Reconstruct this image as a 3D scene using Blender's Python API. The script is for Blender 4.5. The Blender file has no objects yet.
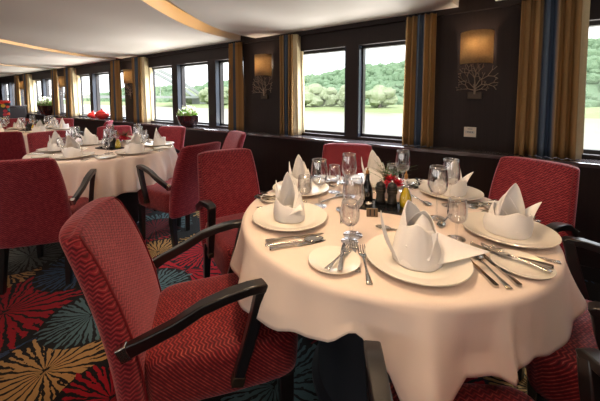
import bpy, bmesh, math, random
from math import pi, sin, cos, radians as R
from mathutils import Vector, Matrix
rng = random.Random(7)
C = bpy.context.scene.collection
SC = bpy.context.scene

# ------------------------------------------------------------------ helpers
def lin(r, g, b):
    f = lambda c: (c/255/12.92) if c/255 <= .04045 else ((c/255+.055)/1.055)**2.4
    return (f(r), f(g), f(b), 1)

class MB:
    """collects vertices and faces of ONE mesh"""
    def __init__(s): s.v = []; s.f = []; s.uv = {}
    def add(s, vs, fs):
        o = len(s.v); s.v += [tuple(v) for v in vs]; s.f += [tuple(i+o for i in f) for f in fs]; return o
    def box(s, x0, x1, y0, y1, z0, z1):
        vs = [(x, y, z) for z in (z0, z1) for y in (y0, y1) for x in (x0, x1)]
        s.add(vs, [(0,2,3,1),(4,5,7,6),(0,1,5,4),(2,6,7,3),(0,4,6,2),(1,3,7,5)])
    def grid(s, fn, nu, nv, closed=False, uv=True):
        o = len(s.v); m = nu if closed else nu+1
        for j in range(nv+1):
            for i in range(m):
                u = i/nu; v = j/nv
                s.v.append(tuple(fn(u, v)))
                if uv: s.uv[len(s.v)-1] = (u, v)
        for j in range(nv):
            for i in range(nu):
                a = o+j*m+i; b = o+j*m+(i+1) % m
                s.f.append((a, b, b+m, a+m))
    def lathe(s, prof, seg=24, c=(0,0,0), caps=(True, True)):
        o = len(s.v)
        for r, z in prof:
            for i in range(seg):
                a = 2*pi*i/seg; s.v.append((c[0]+r*cos(a), c[1]+r*sin(a), c[2]+z))
        for j in range(len(prof)-1):
            for i in range(seg):
                a = o+j*seg+i; b = o+j*seg+(i+1) % seg
                s.f.append((a, b, b+seg, a+seg))
        if caps[0]: s.f.append(tuple(o+i for i in reversed(range(seg))))
        if caps[1]: s.f.append(tuple(o+(len(prof)-1)*seg+i for i in range(seg)))
    def sweep(s, pts, w, h, side=None, cap=True):
        """rectangular bar along pts; w = across (side vector), h = the other way; w,h numbers or lists"""
        pts = [Vector(p) for p in pts]; n = len(pts); rings = []
        for i, p in enumerate(pts):
            t = (pts[min(i+1, n-1)]-pts[max(i-1, 0)]).normalized()
            sd = Vector(side) if side else Vector((1, 0, 0))
            sd = (sd - t*sd.dot(t)).normalized(); up = t.cross(sd)
            ww = w[i] if isinstance(w, (list, tuple)) else w; hh = h[i] if isinstance(h, (list, tuple)) else h
            rings.append([p+sd*ww*a/2+up*hh*b/2 for a, b in ((-1,-1),(1,-1),(1,1),(-1,1))])
        o = len(s.v)
        for r in rings: s.v += [tuple(q) for q in r]
        for i in range(n-1):
            for k in range(4):
                a = o+i*4+k; b = o+i*4+(k+1) % 4
                s.f.append((a, b, b+4, a+4))
        if cap: s.f += [(o+3, o+2, o+1, o), tuple(o+(n-1)*4+k for k in range(4))]
    def tube(s, pts, r, seg=8):
        pts = [Vector(p) for p in pts]; n = len(pts); o = len(s.v)
        ref = Vector((.13, .21, .97)).normalized()
        for i, p in enumerate(pts):
            t = (pts[min(i+1, n-1)]-pts[max(i-1, 0)]).normalized()
            if abs(t.dot(ref)) > .95: ref = Vector((1, .1, 0)).normalized()
            a = (ref - t*ref.dot(t)).normalized(); b = t.cross(a)
            rr = r[i] if isinstance(r, (list, tuple)) else r
            for k in range(seg):
                g = 2*pi*k/seg; s.v.append(tuple(p+a*rr*cos(g)+b*rr*sin(g)))
        for i in range(n-1):
            for k in range(seg):
                a = o+i*seg+k; b = o+i*seg+(k+1) % seg
                s.f.append((a, b, b+seg, a+seg))
        s.f += [tuple(o+k for k in reversed(range(seg))), tuple(o+(n-1)*seg+k for k in range(seg))]
    def ball(s, c, r, sq=(1,1,1), seg=10, ring=6, jit=0):
        o = len(s.v)
        def pt(j, i):
            th = pi*j/ring; ph = 2*pi*i/seg; k = 1+rng.uniform(-jit, jit)
            return (c[0]+r*sq[0]*sin(th)*cos(ph)*k, c[1]+r*sq[1]*sin(th)*sin(ph)*k, c[2]+r*sq[2]*cos(th)*k)
        s.v.append(pt(0, 0))
        for j in range(1, ring):
            for i in range(seg): s.v.append(pt(j, i))
        s.v.append(pt(ring, 0)); last = len(s.v)-1
        for i in range(seg):
            s.f.append((o, o+1+i, o+1+(i+1) % seg))
            q = o+1+(ring-2)*seg
            s.f.append((last, q+(i+1) % seg, q+i))
        for j in range(ring-2):
            for i in range(seg):
                a = o+1+j*seg+i; b = o+1+j*seg+(i+1) % seg
                s.f.append((a, a+seg, b+seg, b))
    def build(s, name, m, parent=None, smooth=True, angle=40, solid=0, sub=0, bevel=0, loc=None, rotz=None, fix=True):
        me = bpy.data.meshes.new(name); me.from_pydata(s.v, [], s.f); me.validate()
        if s.uv:
            l = me.uv_layers.new(name='UVMap')
            for lp in me.loops: l.data[lp.index].uv = s.uv.get(lp.vertex_index, (0, 0))
        if fix:
            b = bmesh.new(); b.from_mesh(me); bmesh.ops.recalc_face_normals(b, faces=b.faces); b.to_mesh(me); b.free()
        me.materials.append(m)
        o = bpy.data.objects.new(name, me); C.objects.link(o)
        if smooth:
            me.polygons.foreach_set('use_smooth', [True]*len(me.polygons)); me.set_sharp_from_angle(angle=R(angle))
        if parent: o.parent = parent
        if loc: o.location = loc
        if rotz is not None: o.rotation_euler = (0, 0, rotz)
        if solid: k = o.modifiers.new('solid', 'SOLIDIFY'); k.thickness = solid; k.offset = 0
        if bevel: k = o.modifiers.new('bevel', 'BEVEL'); k.width = bevel; k.segments = 2; k.limit_method = 'ANGLE'; k.angle_limit = R(40)
        if sub: k = o.modifiers.new('sub', 'SUBSURF'); k.levels = sub; k.render_levels = sub
        return o

def thing(name, label, cat, loc=(0,0,0), rotz=0, group=None):
    o = bpy.data.objects.new(name, None); C.objects.link(o); o.empty_display_size = .1
    o.location = loc; o.rotation_euler = (0, 0, rotz); o['label'] = label; o['category'] = cat
    if group: o['group'] = group
    return o
def tag(o, label, cat, group=None, kind=None):
    o['label'] = label; o['category'] = cat
    if group: o['group'] = group
    if kind: o['kind'] = kind
    return o
def struct(o, label=None, cat=None):
    o['kind'] = 'structure'
    if label: o['label'] = label
    if cat: o['category'] = cat
    return o
def dup(root, loc, rotz, label, group=None):
    r = root.copy(); C.objects.link(r); r.location = loc; r.rotation_euler = (0, 0, rotz); r['label'] = label
    if group: r['group'] = group
    for ch in list(root.children):
        c = ch.copy(); C.objects.link(c); c.parent = r
        for g in list(ch.children):
            d = g.copy(); C.objects.link(d); d.parent = c
    return r
class Proto:
    """first use moves the source itself, later uses copy it"""
    def __init__(s, root): s.root = root; s.used = False
    def put(s, loc, rotz, label, group=None):
        if not s.used:
            s.used = True; r = s.root; r.location = loc; r.rotation_euler = (0, 0, rotz); r['label'] = label
            if group: r['group'] = group
            return r
        return dup(s.root, loc, rotz, label, group)

# ------------------------------------------------------------------ materials
class NT:
    def __init__(s, name):
        s.m = bpy.data.materials.new(name); s.m.use_nodes = True; s.t = s.m.node_tree; s.t.nodes.clear()
        s.out = s.t.nodes.new('ShaderNodeOutputMaterial')
    def n(s, typ, ins=None, **kw):
        nd = s.t.nodes.new(typ)
        for k, v in kw.items(): setattr(nd, k, v)
        for k, v in (ins or {}).items():
            if hasattr(v, 'node'): s.t.links.new(v, nd.inputs[k])
            else: nd.inputs[k].default_value = v
        return nd
    def math(s, op, a, b=0.0, c=0.0, clamp=False):
        nd = s.n('ShaderNodeMath', {0: a, 1: b, 2: c}, operation=op); nd.use_clamp = clamp; return nd.outputs[0]
    def vmath(s, op, a, b=(0,0,0)):
        return s.n('ShaderNodeVectorMath', {0: a, 1: b}, operation=op)
    def mix(s, fac, a, b):
        nd = s.n('ShaderNodeMix', data_type='RGBA')
        for k, v in ((0, fac), (6, a), (7, b)):
            if hasattr(v, 'node'): s.t.links.new(v, nd.inputs[k])
            else: nd.inputs[k].default_value = v
        return nd.outputs[2]
    def ramp(s, fac, stops, interp='LINEAR'):
        nd = s.n('ShaderNodeValToRGB', {'Fac': fac}); cr = nd.color_ramp; cr.interpolation = interp
        while len(cr.elements) > 1: cr.elements.remove(cr.elements[0])
        cr.elements[0].position = stops[0][0]; cr.elements[0].color = stops[0][1]
        for p, c in stops[1:]:
            e = cr.elements.new(p); e.color = c
        return nd.outputs[0]
    def coord(s, k='Object'): return s.n('ShaderNodeTexCoord').outputs[k]
    def sep(s, v):
        o = s.n('ShaderNodeSeparateXYZ', {0: v}).outputs; return o[0], o[1], o[2]
    def noise(s, scale, vec=None, detail=3, out='Fac', rough=.5):
        nd = s.n('ShaderNodeTexNoise', {'Scale': scale, 'Detail': detail, 'Roughness': rough})
        if vec is not None: s.t.links.new(vec, nd.inputs['Vector'])
        return nd.outputs[out]
    def bump(s, h, strength=.3, dist=.002):
        return s.n('ShaderNodeBump', {'Height': h, 'Strength': strength, 'Distance': dist}).outputs[0]
    def bsdf(s, col, rough=.5, metal=0, normal=None, **kw):
        ins = {'Base Color': col, 'Roughness': rough, 'Metallic': metal}
        if normal is not None: ins['Normal'] = normal
        for k, v in kw.items(): ins[k.replace('_', ' ')] = v
        nd = s.n('ShaderNodeBsdfPrincipled', ins); s.t.links.new(nd.outputs[0], s.out.inputs[0]); return nd
    def surf(s, sock): s.t.links.new(sock, s.out.inputs[0]); return s.m

def simple(name, col, rough=.5, metal=0, nscale=0, namp=.1, bump=0, **kw):
    t = NT(name); c = col; nrm = None
    if nscale:
        f = t.noise(nscale, t.coord())
        d = tuple(x*(1-namp) for x in col[:3])+(1,); l = tuple(min(1, x*(1+namp)) for x in col[:3])+(1,)
        c = t.mix(f, d, l)
        if bump: nrm = t.bump(f, bump)
    t.bsdf(c, rough, metal, nrm, **kw); return t.m

def fabric(name, mode, dark, light, glint, sheen=.5):
    """red upholstery woven in fine zigzags"""
    t = NT(name); x, y, z = t.sep(t.coord())
    if mode == 'back': u = t.math('ADD', x, t.math('MULTIPLY', y, 1.0)); v = z
    else: u = x; v = t.math('ADD', y, z)
    zig = t.math('PINGPONG', u, .011)
    q = t.math('FRACT', t.math('DIVIDE', t.math('ADD', v, t.math('MULTIPLY', zig, .85)), .0125))
    tri = t.math('ABSOLUTE', t.math('SUBTRACT', q, .5))            # 0..0.5
    n1 = t.noise(60, t.coord(), 2); n2 = t.noise(5, t.coord(), 2)
    f = t.math('ADD', t.math('MULTIPLY', tri, 2.0), t.math('MULTIPLY', t.math('SUBTRACT', n1, .5), .8))
    col = t.ramp(f, [(.12, dark), (.55, light), (.78, light), (.98, glint)])
    col = t.mix(t.math('MULTIPLY', n2, .35), col, dark)
    t.bsdf(col, .62, 0, t.bump(f, .35, .0015), Sheen_Weight=sheen, Sheen_Roughness=.45, Sheen_Tint=(1, .45, .5, 1), Specular_IOR_Level=.25)
    return t.m
RED_D, RED_L, RED_G = lin(82, 11, 24), lin(150, 30, 48), lin(184, 84, 84)
M = {}
M['seat_fab'] = fabric('red zigzag upholstery seat', 'seat', lin(70, 8, 14), lin(128, 17, 28), lin(190, 88, 76))
M['back_fab'] = fabric('red zigzag upholstery back', 'back', RED_D, RED_L, RED_G, .75)
M['piping'] = simple('dark red piping', lin(120, 20, 30), .6)
M['black_wood'] = simple('black lacquered wood', lin(22, 19, 20), .32, 0, 30, .25, Coat_Weight=.3)
M['steel'] = simple('polished steel', (.62, .6, .57, 1), .17, 1, 20, .06)
M['glaze'] = simple('ivory glazed porcelain', lin(246, 240, 230), .08, 0, 12, .015, Coat_Weight=.5)
M['mark'] = simple('dark rim stamp', lin(120, 110, 100), .3)

def cloth_mat(name, col, bscale=500, b=.08, trans=0):
    t = NT(name); x, y, z = t.sep(t.coord())
    w = t.math('MULTIPLY', t.math('SINE', t.math('MULTIPLY', t.math('ADD', x, y), bscale*4)), t.math('SINE', t.math('MULTIPLY', t.math('ADD', t.math('SUBTRACT', x, y), z), bscale*4)))
    n = t.noise(7, t.coord(), 4)
    c = t.mix(n, tuple(k*.94 for k in col[:3])+(1,), col)
    h = t.math('ADD', t.math('MULTIPLY', w, .15), t.math('MULTIPLY', n, 1.0))
    p = t.bsdf(c, .75, 0, t.bump(h, b, .004), Sheen_Weight=.15, Specular_IOR_Level=.3)
    return t.m
M['cloth'] = cloth_mat('white table linen', lin(242, 224, 212), 500, .25)
M['napkin'] = cloth_mat('white napkin linen', lin(252, 249, 247), 500, .1)
M['pedestal'] = simple('dark slate painted drum', lin(44, 48, 56), .55, 0, 8, .1)

def glass_mat(name, tint=(1,1,1,1), lo=.05, pw=3.0, amp=.75, edge=(1,1,1,1)):
    t = NT(name)
    fc = t.n('ShaderNodeLayerWeight', {'Blend': .5}).outputs['Facing']
    f = t.math('MULTIPLY_ADD', t.math('POWER', fc, pw), amp, lo, True)
    tc = t.mix(t.math('POWER', fc, 2.2), tint, edge)
    tr = t.n('ShaderNodeBsdfTransparent', {'Color': tc}).outputs[0]
    gl = t.n('ShaderNodeBsdfGlossy', {'Color': (.95, .96, 1, 1), 'Roughness': .03}).outputs[0]
    return t.surf(t.n('ShaderNodeMixShader', {0: f, 1: tr, 2: gl}).outputs[0])
M['glass'] = glass_mat('clear drinking glass', (.98, .98, .98, 1), .10, 2.0, .85, (.72, .72, .74, 1))
M['glass_thin'] = glass_mat('clear glass foot', (.98, .98, .98, 1), .09, 1.6, .75, (.80, .80, .82, 1))
M['glass_rim'] = glass_mat('bright glass rim', (1, 1, 1, 1), .45, 1.0, .5, (.9, .9, .92, 1))
M['pane'] = glass_mat('window glass', (.97, .98, .98, 1), .02, 4, .3)
M['oil'] = simple('yellow olive oil', lin(222, 194, 20), .08, 0, 10, .12, Coat_Weight=1.0)
M['vinegar'] = simple('near black vinegar bottle', lin(14, 12, 14), .06, 0, 10, .1, Coat_Weight=.6)
M['cork'] = simple('amber bottle stopper', lin(150, 104, 50), .5, 0, 80, .2)
M['paper'] = simple('cream bottle label', lin(210, 196, 160), .6, 0, 60, .12)
M['mill'] = simple('black stained mill wood', lin(11, 10, 10), .3, 0, 60, .2, Coat_Weight=.15)
M['slate'] = simple('black slate tray', lin(26, 27, 30), .25, 0, 40, .2)
M['bronze'] = simple('brushed bronze sign', lin(120, 98, 78), .4, .5, 60, .15)
M['ink'] = simple('black print', lin(14, 13, 13), .6)
M['leaf'] = simple('feathery green leaf', lin(66, 96, 48), .5, 0, 60, .35, Subsurface_Weight=0)
M['leaf_light'] = simple('fresh pale green leaf', lin(138, 176, 84), .5, 0, 60, .3)
M['blossom'] = simple('creamy white blossom', lin(242, 246, 222), .6, 0, 40, .06)
M['petal_red'] = simple('crimson petal', lin(206, 28, 52), .5, 0, 60, .2)
M['white_china'] = simple('white china', lin(236, 234, 230), .12, 0, 10, .02)
M['bowl'] = simple('dark maroon glazed pottery', lin(58, 26, 26), .15, 0, 9, .4, Coat_Weight=.5)
M['bowl_red'] = simple('glossy red lacquer pottery', lin(196, 42, 36), .16, 0, 9, .15, Coat_Weight=.5)
M['antler'] = simple('patinated brass twig', lin(150, 134, 118), .35, .6, 60, .3)
M['plate_metal'] = simple('dark bronze back plate', lin(70, 58, 48), .4, .7, 40, .2)
M['outlet'] = simple('cream switch plastic', lin(226, 214, 196), .35)
M['frame'] = simple('dark brown window frame', lin(40, 34, 34), .3, 0, 20, .15)
M['jamb'] = simple('gloss jamb tinted with outdoor reflection', lin(52, 56, 66), .22, 0, 20, .1)  # blue grey tint stands for outdoor light mirrored in a dark jamb
M['ledge'] = simple('dark veneer ledge', lin(84, 76, 78), .16, 0, 14, .15, Coat_Weight=.6)
M['led'] = None

def wall_mat():
    t = NT('dark aubergine brown wall veneer'); x, y, z = t.sep(t.coord())
    v = t.n('ShaderNodeCombineXYZ', {0: t.math('MULTIPLY', x, 60), 1: t.math('MULTIPLY', y, 60), 2: t.math('MULTIPLY', z, 1.5)}).outputs[0]
    n = t.noise(1, v, 4)
    t.bsdf(t.mix(n, lin(34, 26, 26), lin(49, 38, 36)), .5, 0, t.bump(n, .06), Specular_IOR_Level=.2)
    return t.m
M['wall'] = wall_mat()
M['ceiling'] = simple('matt off white ceiling panel', lin(228, 220, 212), .75, 0, 2, .02)
M['ceiling_dark'] = simple('darker upper ceiling', lin(150, 140, 132), .8, 0, 2, .03)  # upper slab in a darker tone than the panels

def emis(name, col, s):
    t = NT(name); return t.surf(t.n('ShaderNodeEmission', {'Color': col, 'Strength': s}).outputs[0])
M['led'] = emis('warm led strip', lin(255, 196, 110), 9)
M['bulb'] = emis('warm bulb', lin(255, 190, 110), 12)

def shade_mat():
    t = NT('golden linen lamp shade'); n = t.noise(70, t.coord(), 4); n2 = t.noise(12, t.coord(), 2)
    x, y, z = t.sep(t.coord())
    w = t.math('SINE', t.math('MULTIPLY', z, 900))
    f = t.math('ADD', t.math('MULTIPLY', n, .7), t.math('ADD', t.math('MULTIPLY', n2, .3), t.math('MULTIPLY', w, .06)))
    c = t.mix(f, lin(132, 108, 78), lin(216, 184, 138))
    d = t.n('ShaderNodeBsdfDiffuse', {'Color': c}).outputs[0]
    tr = t.n('ShaderNodeBsdfTranslucent', {'Color': t.mix(f, lin(190, 158, 116), lin(246, 222, 180))}).outputs[0]
    return t.surf(t.n('ShaderNodeMixShader', {0: .36, 1: d, 2: tr}).outputs[0])
M['shade'] = shade_mat()

def curtain_mat():
    t = NT('gold curtain with blue centre stripe'); uv = t.coord('UV'); u, v, _ = t.sep(uv)
    n = t.noise(180, t.coord(), 2); 
    gold, gold2, blue = lin(196, 160, 112), lin(164, 130, 88), lin(98, 118, 142)
    base = t.ramp(u, [(0, gold), (.17, gold2), (.2, gold), (.36, gold), (.39, blue), (.47, lin(112, 132, 154)), (.5, blue), (.6, blue), (.63, gold), (.8, gold2), (1, gold)])
    c = t.mix(t.math('MULTIPLY', n, .35), base, lin(70, 52, 34))
    d = t.n('ShaderNodeBsdfDiffuse', {'Color': c}).outputs[0]
    tr = t.n('ShaderNodeBsdfTranslucent', {'Color': c}).outputs[0]
    return t.surf(t.n('ShaderNodeMixShader', {0: .15, 1: d, 2: tr}).outputs[0])
M['curtain'] = curtain_mat()
M['daylit_flank'] = simple('cream curtain lining', lin(206, 188, 150), .8, 0, 40, .12)  # cream puts daylight on the curtain's window side into the colour

# carpet: black with big radiating blooms
def carpet_mat(flowers):
    g = bpy.data.node_groups.new('bloom', 'ShaderNodeTree')
    I = g.interface
    I.new_socket('Pos', in_out='INPUT', socket_type='NodeSocketVector')
    I.new_socket('Centre', in_out='INPUT', socket_type='NodeSocketVector')
    I.new_socket('Radius', in_out='INPUT', socket_type='NodeSocketFloat')
    I.new_socket('Warp', in_out='INPUT', socket_type='NodeSocketFloat')
    I.new_socket('Fac', in_out='OUTPUT', socket_type='NodeSocketFloat')
    t = NT.__new__(NT); t.t = g
    gi = g.nodes.new('NodeGroupInput'); go = g.nodes.new('NodeGroupOutput')
    dv = t.vmath('SUBTRACT', gi.outputs[0], gi.outputs[1]).outputs[0]
    x, y, _ = t.sep(dv)
    r = t.math('SQRT', t.math('ADD', t.math('MULTIPLY', x, x), t.math('MULTIPLY', y, y)))
    a = t.math('ARCTAN2', y, x)
    rn = t.math('DIVIDE', r, gi.outputs[2])
    # slow outline wobble
    wob = t.math('MULTIPLY', t.math('SINE', t.math('ADD', t.math('MULTIPLY', a, 5), gi.outputs[1])), .07) if False else None
    cv = t.n('ShaderNodeCombineXYZ', {0: t.math('COSINE', a), 1: t.math('SINE', a), 2: gi.outputs[3]}).outputs[0]
    n_out = t.noise(2.2, cv, 2)
    edge = t.math('ADD', .72, t.math('MULTIPLY', n_out, .5))
    # radial strokes
    wv = t.math('MULTIPLY', t.math('SUBTRACT', gi.outputs[3], 0), 1)
    st = t.math('ADD', t.math('MULTIPLY', a, 21), t.math('MULTIPLY', gi.outputs[3], 1.7))
    n2 = t.noise(16, dv, 2)
    n3 = t.noise(45, dv, 2)
    s = t.math('SINE', t.math('ADD', st, t.math('MULTIPLY', t.math('SUBTRACT', n2, .5), 7)))
    # fork into finer strokes toward the rim
    s2 = t.math('SINE', t.math('ADD', t.math('MULTIPLY', a, 44), t.math('MULTIPLY', t.math('SUBTRACT', n2, .5), 9)))
    ss = t.math('ADD', t.math('MULTIPLY', s, t.math('SUBTRACT', 1.15, rn)), t.math('MULTIPLY', s2, t.math('MULTIPLY', rn, .75)))
    keep = t.math('GREATER_THAN', t.math('ADD', ss, t.math('MULTIPLY', t.math('SUBTRACT', n3, .5), 1.2)), t.math('MULTIPLY_ADD', rn, .62, -.60))
    inside = t.math('LESS_THAN', t.math('ADD', rn, t.math('ADD', t.math('MULTIPLY', s, -.07), t.math('MULTIPLY', s2, -.05))), edge)
    core = t.math('GREATER_THAN', t.math('ADD', rn, t.math('MULTIPLY', t.math('SUBTRACT', n3, .5), .5)), .05)
    res = t.math('MULTIPLY', t.math('MULTIPLY', keep, inside), core)
    g.links.new(res, go.inputs[0])

    t = NT('black carpet with radiating blooms'); P = t.coord('Object')
    n = t.noise(220, P, 2)
    col = t.mix(n, lin(12, 10, 11), lin(25, 21, 22))
    pal = {'red': lin(168, 16, 34), 'gold': lin(190, 146, 90), 'teal': lin(86, 112, 116), 'blue': lin(52, 78, 112), 'grey': lin(84, 88, 86), 'dred': lin(112, 14, 24)}
    # scattered blooms everywhere else
    vo = t.n('ShaderNodeTexVoronoi', {'Vector': P, 'Scale': 1.55, 'Randomness': .55}, voronoi_dimensions='2D', feature='F1')
    pos = t.vmath('SCALE', vo.outputs['Position']); t.t.links.new(vo.outputs['Position'], pos.inputs[0]); pos.inputs['Scale'].default_value = 1.0
    rc = t.n('ShaderNodeSeparateColor', {0: vo.outputs['Color']}).outputs
    gn = t.n('ShaderNodeGroup'); gn.node_tree = g
    t.t.links.new(P, gn.inputs[0]); t.t.links.new(pos.outputs[0], gn.inputs[1]); gn.inputs[2].default_value = .28
    t.t.links.new(t.math('MULTIPLY', rc[1], 9), gn.inputs[3])
    vc = t.ramp(rc[0], [(0, pal['red']), (.3, pal['teal']), (.5, pal['dred']), (.65, pal['gold']), (.8, pal['blue'])], 'CONSTANT')
    far = t.mix(gn.outputs[0], col, vc)
    # hand-placed blooms near the camera: clear the scatter there first
    x, y, z = t.sep(P)
    c2 = far
    for i, (cx, cy, rad, k) in enumerate(flowers):
        dd = t.vmath('DISTANCE', P, (cx, cy, 0)).outputs['Value']
        c2 = t.mix(t.math('LESS_THAN', dd, rad*1.08), c2, col)
        gn = t.n('ShaderNodeGroup'); gn.node_tree = g
        t.t.links.new(P, gn.inputs[0]); gn.inputs[1].default_value = (cx, cy, 0); gn.inputs[2].default_value = rad; gn.inputs[3].default_value = i*1.37
        c2 = t.mix(gn.outputs[0], c2, pal[k])
    c2 = t.mix(t.math('MULTIPLY', n, .35), c2, lin(18, 14, 15))
    t.bsdf(c2, .95, 0, t.bump(n, .4, .003), Specular_IOR_Level=.1, Sheen_Weight=.1)
    return t.m

# ------------------------------------------------------------------ room shell
XW = 2.9            # wall face
XL = 2.70           # ledge front
ZL = .80            # ledge top
ZC = 1.99           # ceiling panels
ZU = 2.12           # upper ceiling
XG = 2.985           # glass plane
Y0, Y1 = -3.2, 16.5
XO = -6.0
WT, WB = 1.775, .83   # window opening
openings = [(-1.74,-.97),(-.83,-.18),(.61,1.27),(1.407,2.177),(2.90,3.48),(3.63,4.41),(4.54,5.31),
            (6.12,6.63),(6.77,7.57),(7.70,8.50),(9.05,9.75),(9.87,10.77),(10.93,11.75),(12.2,13.1),(13.3,14.2),(14.35,15.2)]
w = MB()
w.box(XW, 3.03, Y0, Y1, 0, WB); w.box(XW, 3.03, Y0, Y1, WT, ZU+.1)
ys = [Y0]+[v for o in openings for v in o]+[Y1]
for a, b in zip(ys[0::2], ys[1::2]): w.box(XW, 3.03, a, b, WB, WT)
struct(w.build('wall_right', M['wall'], smooth=False))
m = MB(); m.box(XO, 3.2, Y1, Y1+.1, 0, ZU+.1); struct(m.build('wall_back', M['wall'], smooth=False))
m = MB(); m.box(XO, 3.2, Y0-.1, Y0, 0, ZU+.1); struct(m.build('wall_front', M['wall'], smooth=False))
m = MB(); m.box(XO-.1, XO, Y0-.1, Y1+.1, 0, ZU+.1); struct(m.build('wall_left', M['wall'], smooth=False))
# low wall + ledge under the windows
m = MB(); m.box(XL+.03, XW, Y0, Y1, 0, ZL-.03); struct(m.build('trim_1', M['wall'], smooth=False))
m = MB(); m.box(XL, XG, Y0, Y1, ZL-.03, ZL); struct(m.build('trim_2', M['ledge'], smooth=False, bevel=.004))
m = MB(); m.box(XL+.015, XL+.03, Y0, Y1, 0, .09); struct(m.build('baseboard_right', M['frame'], smooth=False))
# dark cornice closing the gap beside the ceiling panels
m = MB(); m.box(2.86, XW, Y0, Y1, 1.945, ZU); struct(m.build('trim_3', M['wall'], smooth=False))
# windows
for i, (a, b) in enumerate(openings):
    k = .028
    fr = MB()
    fr.box(XG-.012, XG+.05, a, a+k, WB, WT); fr.box(XG-.012, XG+.05, b-k, b, WB, WT)
    fr.box(XG-.012, XG+.05, a, b, WT-k, WT); fr.box(XG-.012, XG+.05, a, b, WB, WB+k)
    e = fr.build('window_%d' % (i+1), M['frame'], smooth=False); struct(e)
    jm = MB(); jm.box(XW+.002, XG-.012, b-.012, b+.0005, WB, WT); jm.box(XW+.002, XG-.012, a-.0005, a+.012, WB, WT); jm.build('jamb', M['jamb'], e, smooth=False)
    p = MB(); p.add([(XG+.01, a+k, WB+k), (XG+.01, b-k, WB+k), (XG+.01, b-k, WT-k), (XG+.01, a+k, WT-k)], [(0,1,2,3)]); p.build('pane', M['pane'], e, smooth=False)
# ceiling: one slab cut by curved lit coves
SH = [(-6,-8.4),(-3,-5.0),(-1,-2.85),(0,-1.75),(.5,-1.22),(.9,-.85),(1.26,-.55),(1.6,-.32),(1.92,-.14),(2.2,-.02),(2.5,.03),(2.7,.02),(2.86,0)]
def shp(x):
    for (a, ya), (b, yb) in zip(SH, SH[1:]):
        if a <= x <= b: return ya+(yb-ya)*(x-a)/(b-a)
    return 0
xs = [-6+8.86*(i/60)**.7 for i in range(61)]
def smooth_shp(x): return (shp(max(-6, x-.12))+shp(x)+shp(min(2.86, x+.12)))/3 if x < 2.7 else shp(x)
bases = [-3.2, .36, 2.91, 6.35, 9.75, 13.2, 25]
GAP = .26
for k in range(len(bases)-1):
    m = MB(); ny = [bases[k]+smooth_shp(x) for x in xs]; fy = [bases[k+1]-GAP+smooth_shp(x) for x in xs]
    if k == len(bases)-2: fy = [min(Y1, 30) for x in xs]
    n = len(xs); vs = []
    for z in (ZC, ZU):
        vs += [(x, y, z) for x, y in zip(xs, ny)] + [(x, y, z) for x, y in zip(xs, fy)]
    fs = []
    for i in range(n-1):
        fs += [(i, i+1, n+i+1, n+i), (2*n+i, 3*n+i, 3*n+i+1, 2*n+i+1), (i, 2*n+i, 2*n+i+1, i+1), (n+i, n+i+1, 3*n+i+1, 3*n+i)]
    fs += [(n-1, 3*n-1, 4*n-1, 2*n-1), (0, n, 3*n, 2*n)]
    fs[-2] = (n-1, 2*n-1, 4*n-1, 3*n-1)
    m.add(vs, fs); struct(m.build('ceiling', M['ceiling'], angle=30))
    if 0 < k+1 < len(bases)-1:
        l = MB(); pts = [(x, bases[k+1]-GAP+smooth_shp(x)+.012, ZC+.075) for x in xs if -2.5 < x < 2.5]
        l.sweep(pts, .018, .03, side=(0, 0, 1))
        o = l.build('light_strip', M['led'])
        tag(o, ['warm cove light strip in the ceiling gap nearest the camera', 'warm cove light strip in the long bright gap above the second wall lamp', 'warm cove light strip in the ceiling gap above the third wall lamp', 'warm cove light strip in the ceiling gap above the fourth wall lamp', 'warm cove light strip in the farthest ceiling gap'][k], 'cove light', 'cove lights in the ceiling')
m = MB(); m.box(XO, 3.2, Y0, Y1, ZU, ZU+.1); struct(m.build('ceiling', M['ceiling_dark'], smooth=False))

FLOWERS = [(0.342, 1.934, 0.252, 'blue'), (0.398, 1.673, 0.252, 'gold'), (0.396, 2.339, 0.353, 'red'), (0.67, 1.897, 0.218, 'teal'), (0.511, 1.29, 0.218, 'red'), (0.504, 2.889, 0.235, 'gold'), (0.673, 3.026, 0.252, 'grey'), (0.835, 2.497, 0.252, 'blue'), (1.275, 2.259, 0.218, 'gold'), (1.586, 2.758, 0.286, 'teal'), (1.247, 1.851, 0.336, 'red'), (0.979, 1.843, 0.235, 'teal'), (1.508, 2.71, 0.218, 'dred'), (1.725, 3.604, 0.252, 'teal'), (1.518, 1.961, 0.252, 'red'), (0.935, 0.772, 0.252, 'teal'), (1.543, -0.152, 0.185, 'gold'), (0.801, 3.86, 0.252, 'red'), (1.197, 2.904, 0.252, 'grey'), (1.099, 1.077, 0.185, 'blue')]
m = MB(); m.box(XO, 3.2, Y0, Y1, -.1, 0); struct(m.build('floor', carpet_mat(FLOWERS), smooth=False))

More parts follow.
